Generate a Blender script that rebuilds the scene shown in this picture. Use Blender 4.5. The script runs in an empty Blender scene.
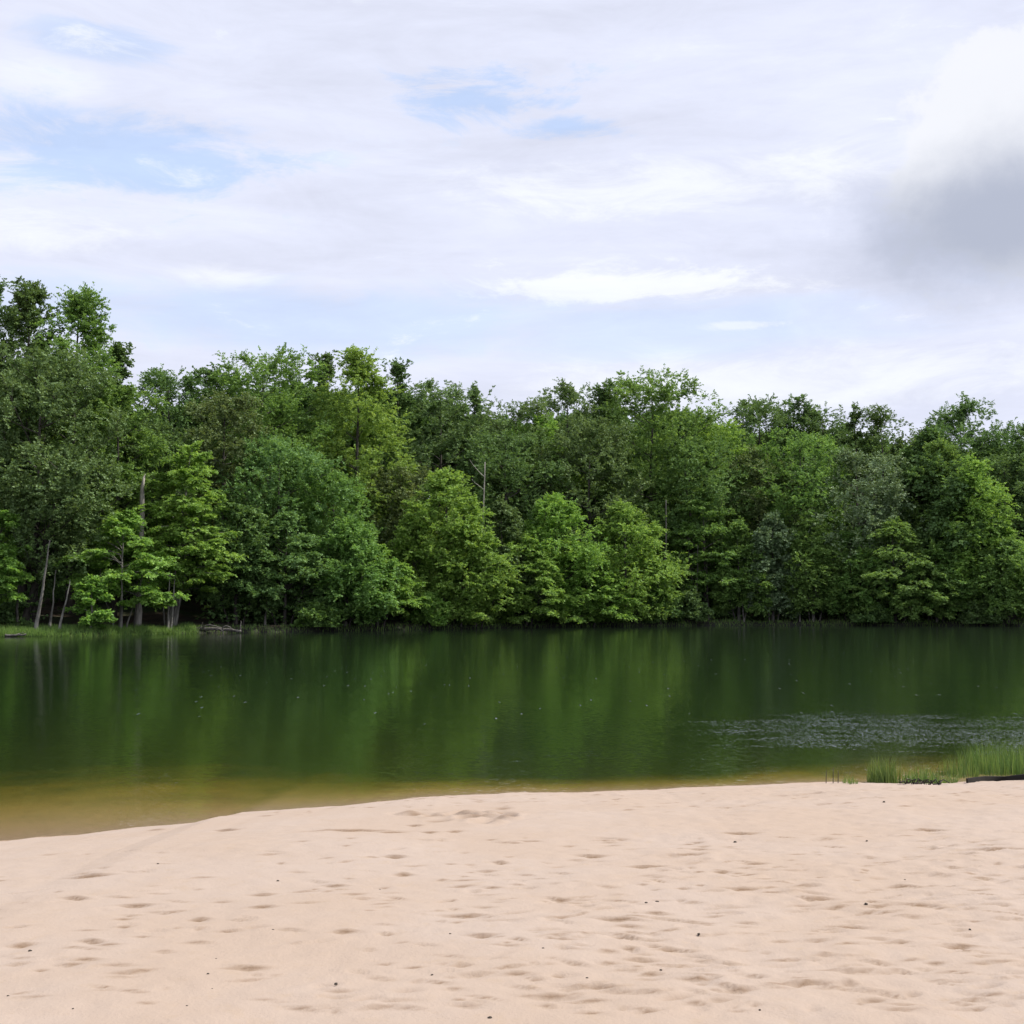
import bpy, math, random
import numpy as np
from mathutils import Vector

C = bpy.context.scene
COL = C.collection
F = 1236.0
ZC = 2.4
PITCH = math.atan(88.0 / F)
CP, SP = math.cos(PITCH), math.sin(PITCH)
rs = np.random.RandomState


# ------------------------------------------------------------------ helpers
def ray(px, py):
    x = (px - 512.0) / F
    v = -(py - 512.0) / F
    return np.array([x, CP - v * SP, SP + v * CP])


def at(px, py, Y):
    d = ray(px, py)
    return np.array([0, 0, ZC]) + d * (Y / d[1])


def on_plane(px, py, z):
    d = ray(px, py)
    return np.array([0, 0, ZC]) + d * ((z - ZC) / d[2])


def unit(a):
    return a / np.maximum(np.linalg.norm(a, axis=-1, keepdims=True), 1e-9)


def mesh_np(name, verts, faces, mats, attrs=None, smooth=False, mat_index=None):
    """faces: int array (n,4) or (n,3)"""
    me = bpy.data.meshes.new(name)
    verts = np.asarray(verts, np.float32)
    faces = np.asarray(faces, np.int32)
    n, k = faces.shape
    me.vertices.add(len(verts))
    me.vertices.foreach_set('co', verts.ravel())
    me.loops.add(n * k)
    me.loops.foreach_set('vertex_index', faces.ravel())
    me.polygons.add(n)
    me.polygons.foreach_set('loop_start', np.arange(0, n * k, k, dtype=np.int32))
    me.polygons.foreach_set('loop_total', np.full(n, k, np.int32))
    if smooth:
        me.polygons.foreach_set('use_smooth', np.ones(n, bool))
    for m in (mats if isinstance(mats, (list, tuple)) else [mats]):
        me.materials.append(m)
    if mat_index is not None:
        me.polygons.foreach_set('material_index', np.asarray(mat_index, np.int32))
    me.update(calc_edges=True)
    for an, (dom, arr) in (attrs or {}).items():
        a = me.attributes.new(an, 'FLOAT', dom)
        a.data.foreach_set('value', np.asarray(arr, np.float32))
    return me


def link(name, me, parent=None):
    o = bpy.data.objects.new(name, me)
    COL.objects.link(o)
    if parent is not None:
        o.parent = parent
    return o


def tag(o, label=None, cat=None, group=None, kind=None):
    if label: o['label'] = label
    if cat: o['category'] = cat
    if group: o['group'] = group
    if kind: o['kind'] = kind
    return o


def empty(name, loc, label, cat, group=None):
    o = bpy.data.objects.new(name, None)
    o.empty_display_size = 0.3
    COL.objects.link(o)
    o.location = loc
    return tag(o, label, cat, group)


def tubes(paths):
    """paths: list of (pts (n,3), radii (n,), sides) -> verts, quads"""
    V, Q, off = [], [], 0
    for pts, rad, ns in paths:
        pts = np.asarray(pts, float)
        n = len(pts)
        tg = unit(np.gradient(pts, axis=0))
        ref = np.where(np.abs(tg[:, 2:3]) > 0.9, [[1.0, 0, 0]], [[0, 0, 1.0]])
        a = unit(np.cross(tg, ref)); b = np.cross(tg, a)
        ang = np.linspace(0, 2 * math.pi, ns, endpoint=False)
        ring = (a[:, None, :] * np.cos(ang)[None, :, None] + b[:, None, :] * np.sin(ang)[None, :, None])
        v = pts[:, None, :] + ring * np.asarray(rad)[:, None, None]
        V.append(v.reshape(-1, 3))
        i = np.arange(n - 1)[:, None] * ns
        j = np.arange(ns)[None, :]
        j2 = (j + 1) % ns
        q = np.stack([i + j, i + j2, i + ns + j2, i + ns + j], -1).reshape(-1, 4) + off
        Q.append(q)
        off += n * ns
        # cap the thick end tips with a tiny quad fan
        V.append(pts[-1:] + tg[-1:] * rad[-1] * 0.3)
        last = off - ns
        q = np.stack([last + j[0], last + j2[0], np.full(ns, off), np.full(ns, off)], -1)
        off += 1
        Q.append(q[:, [0, 1, 2, 2]])
    V = np.concatenate(V); Q = np.concatenate(Q)
    return V, Q


def tube_mesh(name, paths, mat):
    V, Q = tubes(paths)
    tri = Q[:, 2] == Q[:, 3]
    me = bpy.data.meshes.new(name)
    faces = [tuple(q[:3]) if t else tuple(q) for q, t in zip(Q.tolist(), tri)]
    me.from_pydata(V.tolist(), [], faces)
    me.materials.append(mat)
    me.polygons.foreach_set('use_smooth', np.ones(len(faces), bool))
    me.update()
    return me


# value noise
def vnoise(x, y, seed=0):
    xi = np.floor(x).astype(np.int64); yi = np.floor(y).astype(np.int64)
    fx = x - xi; fy = y - yi
    fx = fx * fx * (3 - 2 * fx); fy = fy * fy * (3 - 2 * fy)

    def h(a, b):
        n = (a * 374761393 + b * 668265263 + seed * 974634777) & 0x7fffffff
        n = ((n ^ (n >> 13)) * 1274126177) & 0x7fffffff
        return ((n ^ (n >> 16)) & 0xffff) / 65535.0
    return (h(xi, yi) * (1 - fx) + h(xi + 1, yi) * fx) * (1 - fy) + (h(xi, yi + 1) * (1 - fx) + h(xi + 1, yi + 1) * fx) * fy


def fbm(x, y, oct=4, seed=0):
    s, a, t = 0, 1.0, 0
    for k in range(oct):
        s = s + a * (vnoise(x * 2 ** k, y * 2 ** k, seed + k) - .5); t += a; a *= .5
    return s / t


# ------------------------------------------------------------------ node helper
class NT:
    def __init__(s, tree):
        s.t = tree; s.t.nodes.clear()

    def n(s, typ, **kw):
        nd = s.t.nodes.new(typ)
        for k, v in kw.items():
            setattr(nd, k, v)
        return nd

    def l(s, a, b):
        s.t.links.new(a, b)

    def put(s, sock, v):
        if isinstance(v, bpy.types.NodeSocket): s.l(v, sock)
        else: sock.default_value = v

    def m(s, op, a, b=None, c=None, clamp=False):
        nd = s.n('ShaderNodeMath', operation=op, use_clamp=clamp)
        for i, v in enumerate((a, b, c)):
            if v is not None: s.put(nd.inputs[i], v)
        return nd.outputs[0]

    def vm(s, op, a, b=None, out=0):
        nd = s.n('ShaderNodeVectorMath', operation=op)
        s.put(nd.inputs[0], a)
        if b is not None:
            if op == 'SCALE': s.put(nd.inputs['Scale'], b)
            else: s.put(nd.inputs[1], b)
        return nd.outputs[out]

    def mix(s, f, a, b):
        nd = s.n('ShaderNodeMix', data_type='RGBA')
        s.put(nd.inputs[0], f); s.put(nd.inputs[6], a); s.put(nd.inputs[7], b)
        return nd.outputs[2]

    def noise(s, vec, scale, detail=3, rough=.55, out=0, dist=0.0):
        nd = s.n('ShaderNodeTexNoise')
        if vec is not None: s.l(vec, nd.inputs['Vector'])
        nd.inputs['Scale'].default_value = scale
        nd.inputs['Detail'].default_value = detail
        nd.inputs['Roughness'].default_value = rough
        nd.inputs['Distortion'].default_value = dist
        return nd.outputs[out]

    def sstep(s, v, lo, hi):
        nd = s.n('ShaderNodeMapRange', interpolation_type='SMOOTHSTEP')
        s.put(nd.inputs[0], v)
        nd.inputs[1].default_value = lo; nd.inputs[2].default_value = hi
        return nd.outputs[0]


def rgb(r, g, b):
    return (r, g, b, 1.0)


def newmat(name):
    m = bpy.data.materials.new(name)
    m.use_nodes = True
    return m, NT(m.node_tree)


def leaf_mat(name, dark, mid, light, trans=0.3, gloss=0.05):
    m, t = newmat(name)
    out = t.n('ShaderNodeOutputMaterial')
    at_ = t.n('ShaderNodeAttribute', attribute_name='tint')
    oi = t.n('ShaderNodeObjectInfo')
    cr = t.n('ShaderNodeValToRGB')
    e = cr.color_ramp.elements
    e[0].position = .05; e[0].color = rgb(*dark)
    e[1].position = .95; e[1].color = rgb(*light)
    k = e.new(.5); k.color = rgb(*mid)
    t.l(at_.outputs['Fac'], cr.inputs[0])
    hs = t.n('ShaderNodeHueSaturation')
    t.l(cr.outputs[0], hs.inputs['Color'])
    t.l(t.m('MULTIPLY_ADD', oi.outputs['Random'], .016, .489), hs.inputs['Hue'])
    t.l(t.m('MULTIPLY_ADD', oi.outputs['Random'], .30, 2.45), hs.inputs['Value'])
    hs.inputs['Saturation'].default_value = .88
    d = t.n('ShaderNodeBsdfDiffuse'); t.l(hs.outputs[0], d.inputs[0])
    tr = t.n('ShaderNodeBsdfTranslucent')
    yc = t.mix(.5, hs.outputs[0], t.vm('MULTIPLY', hs.outputs[0], (1.7, 1.5, .5)))
    t.l(yc, tr.inputs[0])
    gl = t.n('ShaderNodeBsdfGlossy'); gl.inputs['Roughness'].default_value = .62
    gl.inputs[0].default_value = rgb(.75, .85, .7)
    m1 = t.n('ShaderNodeMixShader'); m1.inputs[0].default_value = trans + .04
    t.l(d.outputs[0], m1.inputs[1]); t.l(tr.outputs[0], m1.inputs[2])
    m2 = t.n('ShaderNodeMixShader'); m2.inputs[0].default_value = gloss
    t.l(m1.outputs[0], m2.inputs[1]); t.l(gl.outputs[0], m2.inputs[2])
    t.l(m2.outputs[0], out.inputs[0])
    return m


def bark_mat(name, a, b, scale=6):
    m, t = newmat(name)
    out = t.n('ShaderNodeOutputMaterial')
    tc = t.n('ShaderNodeTexCoord')
    mp = t.vm('MULTIPLY', tc.outputs['Object'], (1, 1, .25))
    nz = t.noise(mp, scale, 5, .65)
    c = t.mix(t.sstep(nz, .35, .65), rgb(*a), rgb(*b))
    p = t.n('ShaderNodeBsdfPrincipled')
    t.l(c, p.inputs['Base Color']); p.inputs['Roughness'].default_value = .9
    bp = t.n('ShaderNodeBump'); bp.inputs['Strength'].default_value = .6; bp.inputs['Distance'].default_value = .03
    t.l(nz, bp.inputs['Height']); t.l(bp.outputs[0], p.inputs['Normal'])
    t.l(p.outputs[0], out.inputs[0])
    return m


LEAF = {
    'dull': leaf_mat('dull oak leaves', (.030, .055, .015), (.049, .088, .021), (.080, .124, .038), .28, .04),
    'dark': leaf_mat('dark oak leaves', (.025, .053, .013), (.041, .082, .017), (.066, .116, .026), .28, .035),
    'green': leaf_mat('fresh green leaves', (.033, .074, .012), (.058, .118, .016), (.090, .162, .025), .34, .03),
    'bright': leaf_mat('bright green leaves', (.048, .102, .012), (.078, .154, .016), (.124, .210, .023), .36, .03),
    'yellow': leaf_mat('yellow green leaves', (.050, .102, .012), (.082, .150, .016), (.130, .208, .026), .36, .03),
    'silver': leaf_mat('silvery leaves', (.034, .066, .022), (.058, .102, .038), (.108, .156, .075), .22, .08),
    'brown': leaf_mat('dull olive leaves', (.034, .056, .016), (.056, .086, .022), (.085, .116, .036), .26, .04),
    'blue': leaf_mat('cool green leaves', (.028, .066, .014), (.049, .102, .020), (.078, .142, .029), .32, .035),
}
BARK = {
    'dark': bark_mat('dark bark', (.035, .030, .026), (.09, .078, .066)),
    'pale': bark_mat('pale bark', (.09, .082, .07), (.26, .245, .215), 4),
    'dead': bark_mat('weathered dead wood', (.20, .18, .155), (.46, .42, .37), 3),
    'grey': bark_mat('grey bark', (.06, .055, .048), (.17, .155, .135)),
}


# ------------------------------------------------------------------ shorelines and ground
near_px = [(0, 842), (60, 836), (140, 828), (212, 822), (250, 812), (290, 810), (345, 806), (420, 797.5), (470, 795.5),
           (560, 793), (640, 790.5), (700, 787.5), (780, 783.5), (830, 781.5), (870, 783), (940, 784), (985, 780), (1024, 778)]
NP = np.array([on_plane(x, y, 0.0)[:2] for x, y in near_px])
NX = np.concatenate([[-300, -60, -14, -8], NP[:, 0], [9, 14, 60, 300]])
NY = np.concatenate([[4, 6, 9.0, 11.0], NP[:, 1], [NP[-1, 1] + .1, NP[-1, 1] + .4, 16, 12]])


def ysh(x):
    w = fbm(x * .9, x * 0 + 3.3, 3, 5) * .30 + fbm(x * 5, x * 0 + 8.1, 3, 6) * .14
    return np.interp(x, NX, NY) + w * np.clip((40 - np.abs(x)) / 10, 0, 1)


far_px = [(-80, 638), (0, 636.6), (90, 636), (160, 634), (240, 632.6), (330, 631.2), (400, 630), (470, 628.6), (560, 627),
          (650, 626.2), (760, 625.4), (900, 625.6), (1024, 626), (1110, 626)]
FP = np.array([on_plane(x, y, 0.0)[:2] for x, y in far_px])
FX = np.concatenate([[-400, -120], FP[:, 0], [120, 400]])
FY = np.concatenate([[40, 70], FP[:, 1], [118, 90]])


def yfar(x):
    return np.interp(x, FX, FY) + fbm(np.asarray(x) * .25, np.asarray(x) * 0 + 1.7, 3, 9) * 2.2


def far_px_D(px):
    return float(np.interp(px, [p[0] for p in far_px], FP[:, 1]))


def land_z(d, x, y):
    """far bank height, d metres behind its shoreline"""
    z = np.where(d > 0, .30 * (1 - np.exp(-d / .5)) + .045 * d + np.clip(d - 8, 0, 60) * .085, np.clip(.35 * d, -3.2, 0))
    return z + np.where(d > 0, fbm(x * .25, y * .25, 3, 21) * .5 * np.clip(d / 3, 0, 1), 0)


def ground_z(x, y):
    return float(land_z(np.array(y - yfar(np.array([x]))[0]), np.array(x), np.array(y)))


def grid_mesh(name, xs, ys, zf, mat, attrs=None):
    X, Y = np.meshgrid(xs, ys)
    Z = zf(X, Y)
    V = np.stack([X, Y, Z], -1).reshape(-1, 3)
    nx, ny = len(xs), len(ys)
    i = np.arange(ny - 1)[:, None] * nx + np.arange(nx - 1)[None, :]
    Q = np.stack([i, i + 1, i + nx + 1, i + nx], -1).reshape(-1, 4)
    return mesh_np(name, V, Q, mat, attrs, smooth=True), X, Y


# forest floor and lake basin: one sheet out to the horizon
m_ground, t = newmat('forest floor')
out = t.n('ShaderNodeOutputMaterial'); ge = t.n('ShaderNodeNewGeometry')
P_ = ge.outputs['Position']
n1 = t.noise(P_, .9, 5, .65); n2 = t.noise(P_, .16, 3)
c = t.mix(t.sstep(n1, .3, .7), rgb(.030, .022, .014), rgb(.085, .056, .034))
c = t.mix(t.sstep(n2, .46, .62), c, rgb(.040, .066, .018))
sepg = t.n('ShaderNodeSeparateXYZ'); t.l(P_, sepg.inputs[0])
c = t.mix(t.m('SUBTRACT', 1.0, t.sstep(sepg.outputs[2], .15, .55)), c, rgb(.016, .016, .009))
p = t.n('ShaderNodeBsdfPrincipled'); t.l(c, p.inputs['Base Color']); p.inputs['Roughness'].default_value = 1
bp = t.n('ShaderNodeBump'); bp.inputs['Distance'].default_value = .1; t.l(n1, bp.inputs['Height']); t.l(bp.outputs[0], p.inputs['Normal'])
t.l(p.outputs[0], out.inputs[0])


def terrain_z(X, Y):
    d = Y - yfar(X)
    z = land_z(d, X, Y)
    far = np.clip((np.hypot(X, Y) - 260) / 200, 0, 1)
    z = np.where(d > 0, z * (1 - far) + 3.0 * far, z)
    dn = ysh(X) - Y
    inner = (np.abs(X) < 290) & (Y > -290)
    return np.where(d > 0, z, np.where(inner, np.where(d > -9, z, -5.0), .5))


xs = np.concatenate([[-4000, -1500, -600, -296, -286, -180, -120], np.arange(-90, 91, 1.0), [120, 180, 286, 296, 600, 1500, 4000]])
ys = np.concatenate([[-4000, -1000, -296, -286, -40, 0, 30, 55, 65], np.arange(70, 150, .8), np.arange(150, 200, 5), [230, 300, 450, 700, 1500, 4000]])
me, _, _ = grid_mesh('ground', xs, ys, terrain_z, m_ground)
tag(link('ground', me), kind='structure')

# ------------------------------------------------------------------ sand beach
rng = rs(4)
XS = np.concatenate([np.linspace(-300, -12, 24)[:-1], np.arange(-12, -6.5, .12), np.arange(-6.5, 8.3, .026), np.arange(8.3, 13, .12), np.linspace(13, 300, 24)])
YS = np.concatenate([np.linspace(-300, -6, 12), np.arange(-5, 4.2, .3), np.arange(4.2, 19, .021), np.arange(19, 40, .4), [41, 44, 50, 60]])
BX, BY = np.meshgrid(XS, YS)
d = (ysh(BX) - BY) * .93
BZ = np.where(d > 0, .66 * (1 - np.exp(-d / 4.2)), 0)
dd = np.clip(-d, 0, 60)
BZ = np.where(d <= 0, -1.5 * (1 - np.exp(-np.interp(BX, [-5, 0, 3, 6], [.050, .115, .125, .085]) * dd / 1.5)), BZ)
BZ = np.maximum(BZ, -2.8)
dry = np.clip(d / .8, 0, 1)
churn_shade = np.zeros_like(BZ)
relief = np.zeros_like(BZ)
# rougher towards the right and the middle, smooth at the left
rough = np.clip(.30 + .75 * np.clip((BX + 2.2) / 4.5, 0, 1) + fbm(BX * .5, BY * .4, 2, 40) * .9, .12, 1.3)
relief += fbm(BX * .5, BY * .6, 3, 31) * .08
relief += rough * fbm(BX * 1.7, BY * 3.6, 3, 32) * .034
relief += rough * (np.abs(fbm(BX * 3.2 + fbm(BX, BY, 2, 3) * 3, BY * 4.2, 3, 33)) - .12) * .030
relief += rough * fbm(BX * 9, BY * 12, 2, 34) * .017


def dent(x, y, lx, ly, rot, depth, rim=.45, stain_shade=1.0):
    R = max(lx, ly) * 2.6
    ix = np.searchsorted(XS, [x - R, x + R]); iy = np.searchsorted(YS, [y - R, y + R])
    sl = (slice(iy[0], iy[1]), slice(ix[0], ix[1]))
    if BX[sl].size == 0: return
    u = BX[sl] - x; v = BY[sl] - y
    wob = 1 + .5 * fbm(u * 14 + x * 7, v * 14 + y * 5, 2, 77)
    a = (u * math.cos(rot) + v * math.sin(rot)) / lx
    b = (-u * math.sin(rot) + v * math.cos(rot)) / ly
    r2 = (a * a + b * b) * wob
    relief[sl] += depth * (-np.exp(-r2 * 1.6) + rim * np.exp(-(np.sqrt(r2) - 1.35) ** 2 * 5))
    churn_shade[sl] = np.maximum(churn_shade[sl], stain_shade * np.exp(-r2 * 1.5))


def scarp(x, y, lx, ly, rot, depth, stain_shade=1.0):
    """scuff: a gentle slope down away from the lake side ending in a small crumbling wall"""
    R = max(lx, ly) * 2.4
    ix = np.searchsorted(XS, [x - R, x + R]); iy = np.searchsorted(YS, [y - R, y + R])
    sl = (slice(iy[0], iy[1]), slice(ix[0], ix[1]))
    if BX[sl].size == 0: return
    u = BX[sl] - x; v = BY[sl] - y
    a = (u * math.cos(rot) + v * math.sin(rot)) / lx
    b = (-u * math.sin(rot) + v * math.cos(rot)) / ly + .9 * fbm(u * 11 + x * 7, v * 3 + y * 5, 3, 78) + .25 * a * a * math.sin(x * 40)
    ga = np.exp(-a * a * 1.3)
    ramp = np.clip((b + 1.9) / 1.9, 0, 1) ** 1.6 * np.clip((.28 - b) / .28, 0, 1)
    lip = np.exp(-((b - .55) / .35) ** 2)
    relief[sl] += depth * ga * (-ramp + .5 * lip)
    churn_shade[sl] = np.maximum(churn_shade[sl], stain_shade * ga * np.exp(-((b - .10) / .24) ** 2))  # shade of the scuff wall, painted into the sand colour


# footprints and scuffs
for k in range(520):
    px = rng.uniform(-60, 1084); py = 785 + 250 * rng.uniform(0, 1) ** 1.3
    wt = .22 + .78 * np.clip((px - 250) / 350, 0, 1)
    if rng.rand() > wt: continue
    q = on_plane(px, py, .5 if py > 830 else .2)
    lx, ly = rng.uniform(.03, .12), rng.uniform(.018, .036)
    dent(q[0], q[1], lx, ly, rng.normal(0, .35), rng.uniform(.006, .016), stain_shade=rng.uniform(.0, .6) ** 1.5)
for k in range(1000):
    px = rng.uniform(-60, 1084); py = 790 + 245 * rng.uniform(0, 1) ** 1.2
    if rng.rand() > .3 + .7 * np.clip((px - 250) / 350, 0, 1): continue
    q = on_plane(px, py, .5 if py > 830 else .2)
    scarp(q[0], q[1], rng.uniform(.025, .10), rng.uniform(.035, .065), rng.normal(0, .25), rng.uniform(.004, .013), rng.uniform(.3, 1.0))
marks = [(90, 867, 40), (352, 838, 70), (392, 840, 26), (75, 896, 26), (137, 906, 30), (262, 913, 24), (466, 925, 42), (22, 951, 20), (92, 950, 22),
         (345, 945, 22), (482, 952, 26), (227, 830, 22), (592, 852, 26), (647, 865, 34), (722, 873, 16), (742, 894, 34), (657, 921, 22),
         (620, 931, 44), (847, 937, 34), (1000, 853, 50), (962, 962, 40), (627, 952, 26), (670, 965, 24), (455, 840, 14), (430, 841, 16),
         (395, 852, 20), (500, 859, 14), (404, 873, 16), (335, 887, 22), (690, 853, 30), (755, 862, 20), (905, 892, 30), (920, 913, 34), (600, 1008, 40),
         (415, 830, 14), (810, 1003, 40), (930, 845, 30), (560, 905, 22), (820, 905, 24), (700, 1000, 36), (200, 925, 18), (250, 985, 30), (740, 846, 30)]
for px, py, w in marks:
    q = on_plane(px, py, .5 if py > 850 else .35)
    L = w * q[1] / F * .6
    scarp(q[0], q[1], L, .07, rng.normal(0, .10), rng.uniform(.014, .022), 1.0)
# dug heap near the waterline
for k in range(26):
    px, py = rng.normal(470, 26), rng.normal(822, 5)
    q = on_plane(px, py, .3)
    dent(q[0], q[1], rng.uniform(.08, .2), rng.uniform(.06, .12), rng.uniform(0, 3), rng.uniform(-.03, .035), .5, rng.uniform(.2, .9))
BZ = BZ + relief * (dry * .97 + .03) * np.clip((30 - np.abs(BX)) / 10, 0, 1)
BZ = np.where(BY < -250, BZ, BZ)
m_sand, t = newmat('pale pink sand')
out = t.n('ShaderNodeOutputMaterial'); ge = t.n('ShaderNodeNewGeometry'); P_ = ge.outputs['Position']
ch = t.n('ShaderNodeAttribute', attribute_name='churn_shade').outputs['Fac']
n1 = t.noise(P_, .7, 4, .6); n2 = t.noise(P_, 7, 4, .7); n3 = t.noise(P_, 260, 2, .6)
c = t.mix(t.sstep(n1, .35, .68), rgb(.412, .318, .248), rgb(.422, .336, .274))
c = t.mix(t.m('MULTIPLY', t.sstep(n2, .52, .75), .45), c, rgb(.40, .30, .215))
c = t.mix(t.m('MULTIPLY', ch, .85), c, rgb(.17, .100, .050))  # brown for churned sand in dents and for shade painted on scuff walls
c = t.mix(t.m('MULTIPLY', t.sstep(n3, .60, .75), .35), c, rgb(.32, .25, .19))
# wet just above the water, and the silt of the bed below it
sep = t.n('ShaderNodeSeparateXYZ'); t.l(P_, sep.inputs[0])
wet = t.m('SUBTRACT', 1.0, t.sstep(t.m('ADD', sep.outputs[2], t.m('MULTIPLY', t.m('SUBTRACT', n2, .5), .03)), -.01, .035))
c = t.mix(t.m('MULTIPLY', wet, .6), c, rgb(.29, .170, .080))
silt = t.sstep(t.m('ADD', t.m('MULTIPLY', sep.outputs[2], -1.0), t.m('MULTIPLY', t.m('SUBTRACT', n1, .5), .25)), .03, .42)
c = t.mix(silt, c, rgb(.030, .040, .016))
p = t.n('ShaderNodeBsdfPrincipled'); t.l(c, p.inputs['Base Color']); p.inputs['Roughness'].default_value = .95
p.inputs['Specular IOR Level'].default_value = .15
bp = t.n('ShaderNodeBump'); bp.inputs['Strength'].default_value = .5; bp.inputs['Distance'].default_value = .012
t.l(t.m('ADD', t.noise(P_, 38, 3, .65), t.m('MULTIPLY', n3, .25)), bp.inputs['Height']); t.l(bp.outputs[0], p.inputs['Normal'])
t.l(p.outputs[0], out.inputs[0])
V = np.stack([BX, BY, BZ], -1).reshape(-1, 3)
nx, ny = len(XS), len(YS)
i = np.arange(ny - 1)[:, None] * nx + np.arange(nx - 1)[None, :]
Q = np.stack([i, i + 1, i + nx + 1, i + nx], -1).reshape(-1, 4)
me = mesh_np('beach', V, Q, m_sand, {'churn_shade': ('POINT', churn_shade.ravel())}, smooth=True)
tag(link('beach', me), kind='structure')


def sand_z(x, y):
    i = np.clip(np.searchsorted(XS, x), 1, nx - 1); j = np.clip(np.searchsorted(YS, y), 1, ny - 1)
    return float(BZ[j, i])


def on_sand(px, py):
    z = .3
    for _ in range(8):
        q = on_plane(px, py, z); z = sand_z(q[0], q[1])
    return np.array([q[0], q[1], z])


# ------------------------------------------------------------------ lake
m_lake, t = newmat('lake water')
out = t.n('ShaderNodeOutputMaterial'); ge = t.n('ShaderNodeNewGeometry'); P_ = ge.outputs['Position']
sep = t.n('ShaderNodeSeparateXYZ'); t.l(P_, sep.inputs[0])
# breeze patch where ripples stand steeper: an ellipse of water, world metres, ragged
wn = t.noise(t.vm('MULTIPLY', P_, (.25, .6, 1)), 1.0, 3, .6)
ex = t.m('DIVIDE', t.m('SUBTRACT', sep.outputs[0], 8.6), 6.4)
ey = t.m('DIVIDE', t.m('SUBTRACT', sep.outputs[1], 23.2), 3.4)
er = t.m('ADD', t.m('ADD', t.m('MULTIPLY', ex, ex), t.m('MULTIPLY', ey, ey)), t.m('MULTIPLY', t.m('SUBTRACT', wn, .5), 3.4))
patch = t.m('SUBTRACT', 1.0, t.sstep(er, .0, 1.5))
gust = t.sstep(t.noise(t.vm('MULTIPLY', P_, (.9, 1.6, 1)), 1.0, 3, .6), .34, .62)
amp = t.m('MULTIPLY', t.m('MULTIPLY', patch, t.m('MULTIPLY_ADD', gust, .6, .4)), .15)
base_n = t.noise(t.vm('MULTIPLY', P_, (1.0, 1.25, 1)), 11.0, 2, .6, out=1)
big_n = t.noise(t.vm('MULTIPLY', P_, (.16, .4, 1)), 1.0, 2, .5, out=0)
calm = t.m('MULTIPLY_ADD', t.sstep(big_n, .35, .7), .09, .08)
rip_n = t.noise(t.vm('MULTIPLY', P_, (1.0, .6, 1)), 26.0, 2, .65, out=1)
v1 = t.vm('SCALE', t.vm('SUBTRACT', base_n, (.5, .5, .5)), calm)
v2 = t.vm('SCALE', t.vm('SUBTRACT', rip_n, (.5, .5, .5)), t.m('MULTIPLY', amp, 5.0))
# scattered pin-prick ripples (flies, drops)
vo = t.n('ShaderNodeTexVoronoi', feature='F1'); t.l(t.vm('MULTIPLY', P_, (1, .14, 1)), vo.inputs['Vector']); vo.inputs['Scale'].default_value = 4.2
sc = t.n('ShaderNodeSeparateColor'); t.l(vo.outputs['Color'], sc.inputs[0])
spot = t.m('MULTIPLY', t.m('LESS_THAN', vo.outputs['Distance'], .085), t.m('GREATER_THAN', sc.outputs[0], .55))
sv = t.n('ShaderNodeCombineXYZ'); t.l(t.m('MULTIPLY', t.m('MULTIPLY', spot, t.sstep(sep.outputs[1], 19, 30)), -.15), sv.inputs[1])
nn = t.vm('ADD', t.vm('ADD', v1, v2), sv.outputs[0])
nn = t.vm('MULTIPLY', nn, (1, 1, 0))
nrm = t.vm('NORMALIZE', t.vm('ADD', nn, (0, 0, 1)))
fr = t.n('ShaderNodeFresnel'); fr.inputs['IOR'].default_value = 1.33; t.l(nrm, fr.inputs['Normal'])
gl = t.n('ShaderNodeBsdfGlossy'); gl.inputs['Roughness'].default_value = .08; t.l(nrm, gl.inputs['Normal'])
gl.inputs[0].default_value = rgb(.92, .95, .92)
tp = t.n('ShaderNodeBsdfTransparent')
mx = t.n('ShaderNodeMixShader'); t.l(fr.outputs[0], mx.inputs[0]); t.l(tp.outputs[0], mx.inputs[1]); t.l(gl.outputs[0], mx.inputs[2])
t.l(mx.outputs[0], out.inputs['Surface'])
ab = t.n('ShaderNodeVolumeAbsorption'); ab.inputs['Color'].default_value = rgb(.85, .865, .25); ab.inputs['Density'].default_value = 1.3
scv = t.n('ShaderNodeVolumeScatter'); scv.inputs['Color'].default_value = rgb(.26, .56, .80); scv.inputs['Density'].default_value = .030
adv = t.n('ShaderNodeAddShader'); t.l(ab.outputs[0], adv.inputs[0]); t.l(scv.outputs[0], adv.inputs[1])
t.l(adv.outputs[0], out.inputs['Volume'])
x0, x1, y0, y1, zb = -280, 280, 3.5, 135, -4.5
V = [(x0, y0, 0), (x1, y0, 0), (x1, y1, 0), (x0, y1, 0), (x0, y0, zb), (x1, y0, zb), (x1, y1, zb), (x0, y1, zb)]
Q = [(0, 1, 2, 3), (7, 6, 5, 4), (0, 4, 5, 1), (1, 5, 6, 2), (2, 6, 7, 3), (3, 7, 4, 0)]
tag(link('lake', mesh_np('lake', V, Q, m_lake)), kind='structure')


# ------------------------------------------------------------------ trees
def env(kind, t):
    t = np.clip(t, 0, 1)
    if kind == 'oak':
        return np.sqrt(np.clip(1 - np.abs((t - .46) / .57) ** 2.4, .05, 1))
    if kind == 'tall':
        return np.clip((1 - t ** 2.5) ** .55 * (.74 + .28 * np.sin(math.pi * np.clip(t * 1.1, 0, 1))), .10, 1)
    if kind == 'soft':
        return np.clip(np.sin(math.pi * (t * .83 + .13)), .08, 1) ** .8 * (1.05 - .38 * t)
    if kind == 'spray':
        return np.clip((1 - t ** 2.3) ** .62 * (.78 + .30 * np.sin(math.pi * np.clip(t * 1.25, 0, 1))), .10, 1.05)
    return np.sqrt(np.clip(1 - (t * .95) ** 2, .05, 1))


def frame(d):
    up = np.zeros_like(d); up[:, 2] = 1
    s = np.cross(d, up); bad = np.linalg.norm(s, axis=1) < 1e-3
    s[bad] = [1, 0, 0]
    return unit(s)


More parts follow.
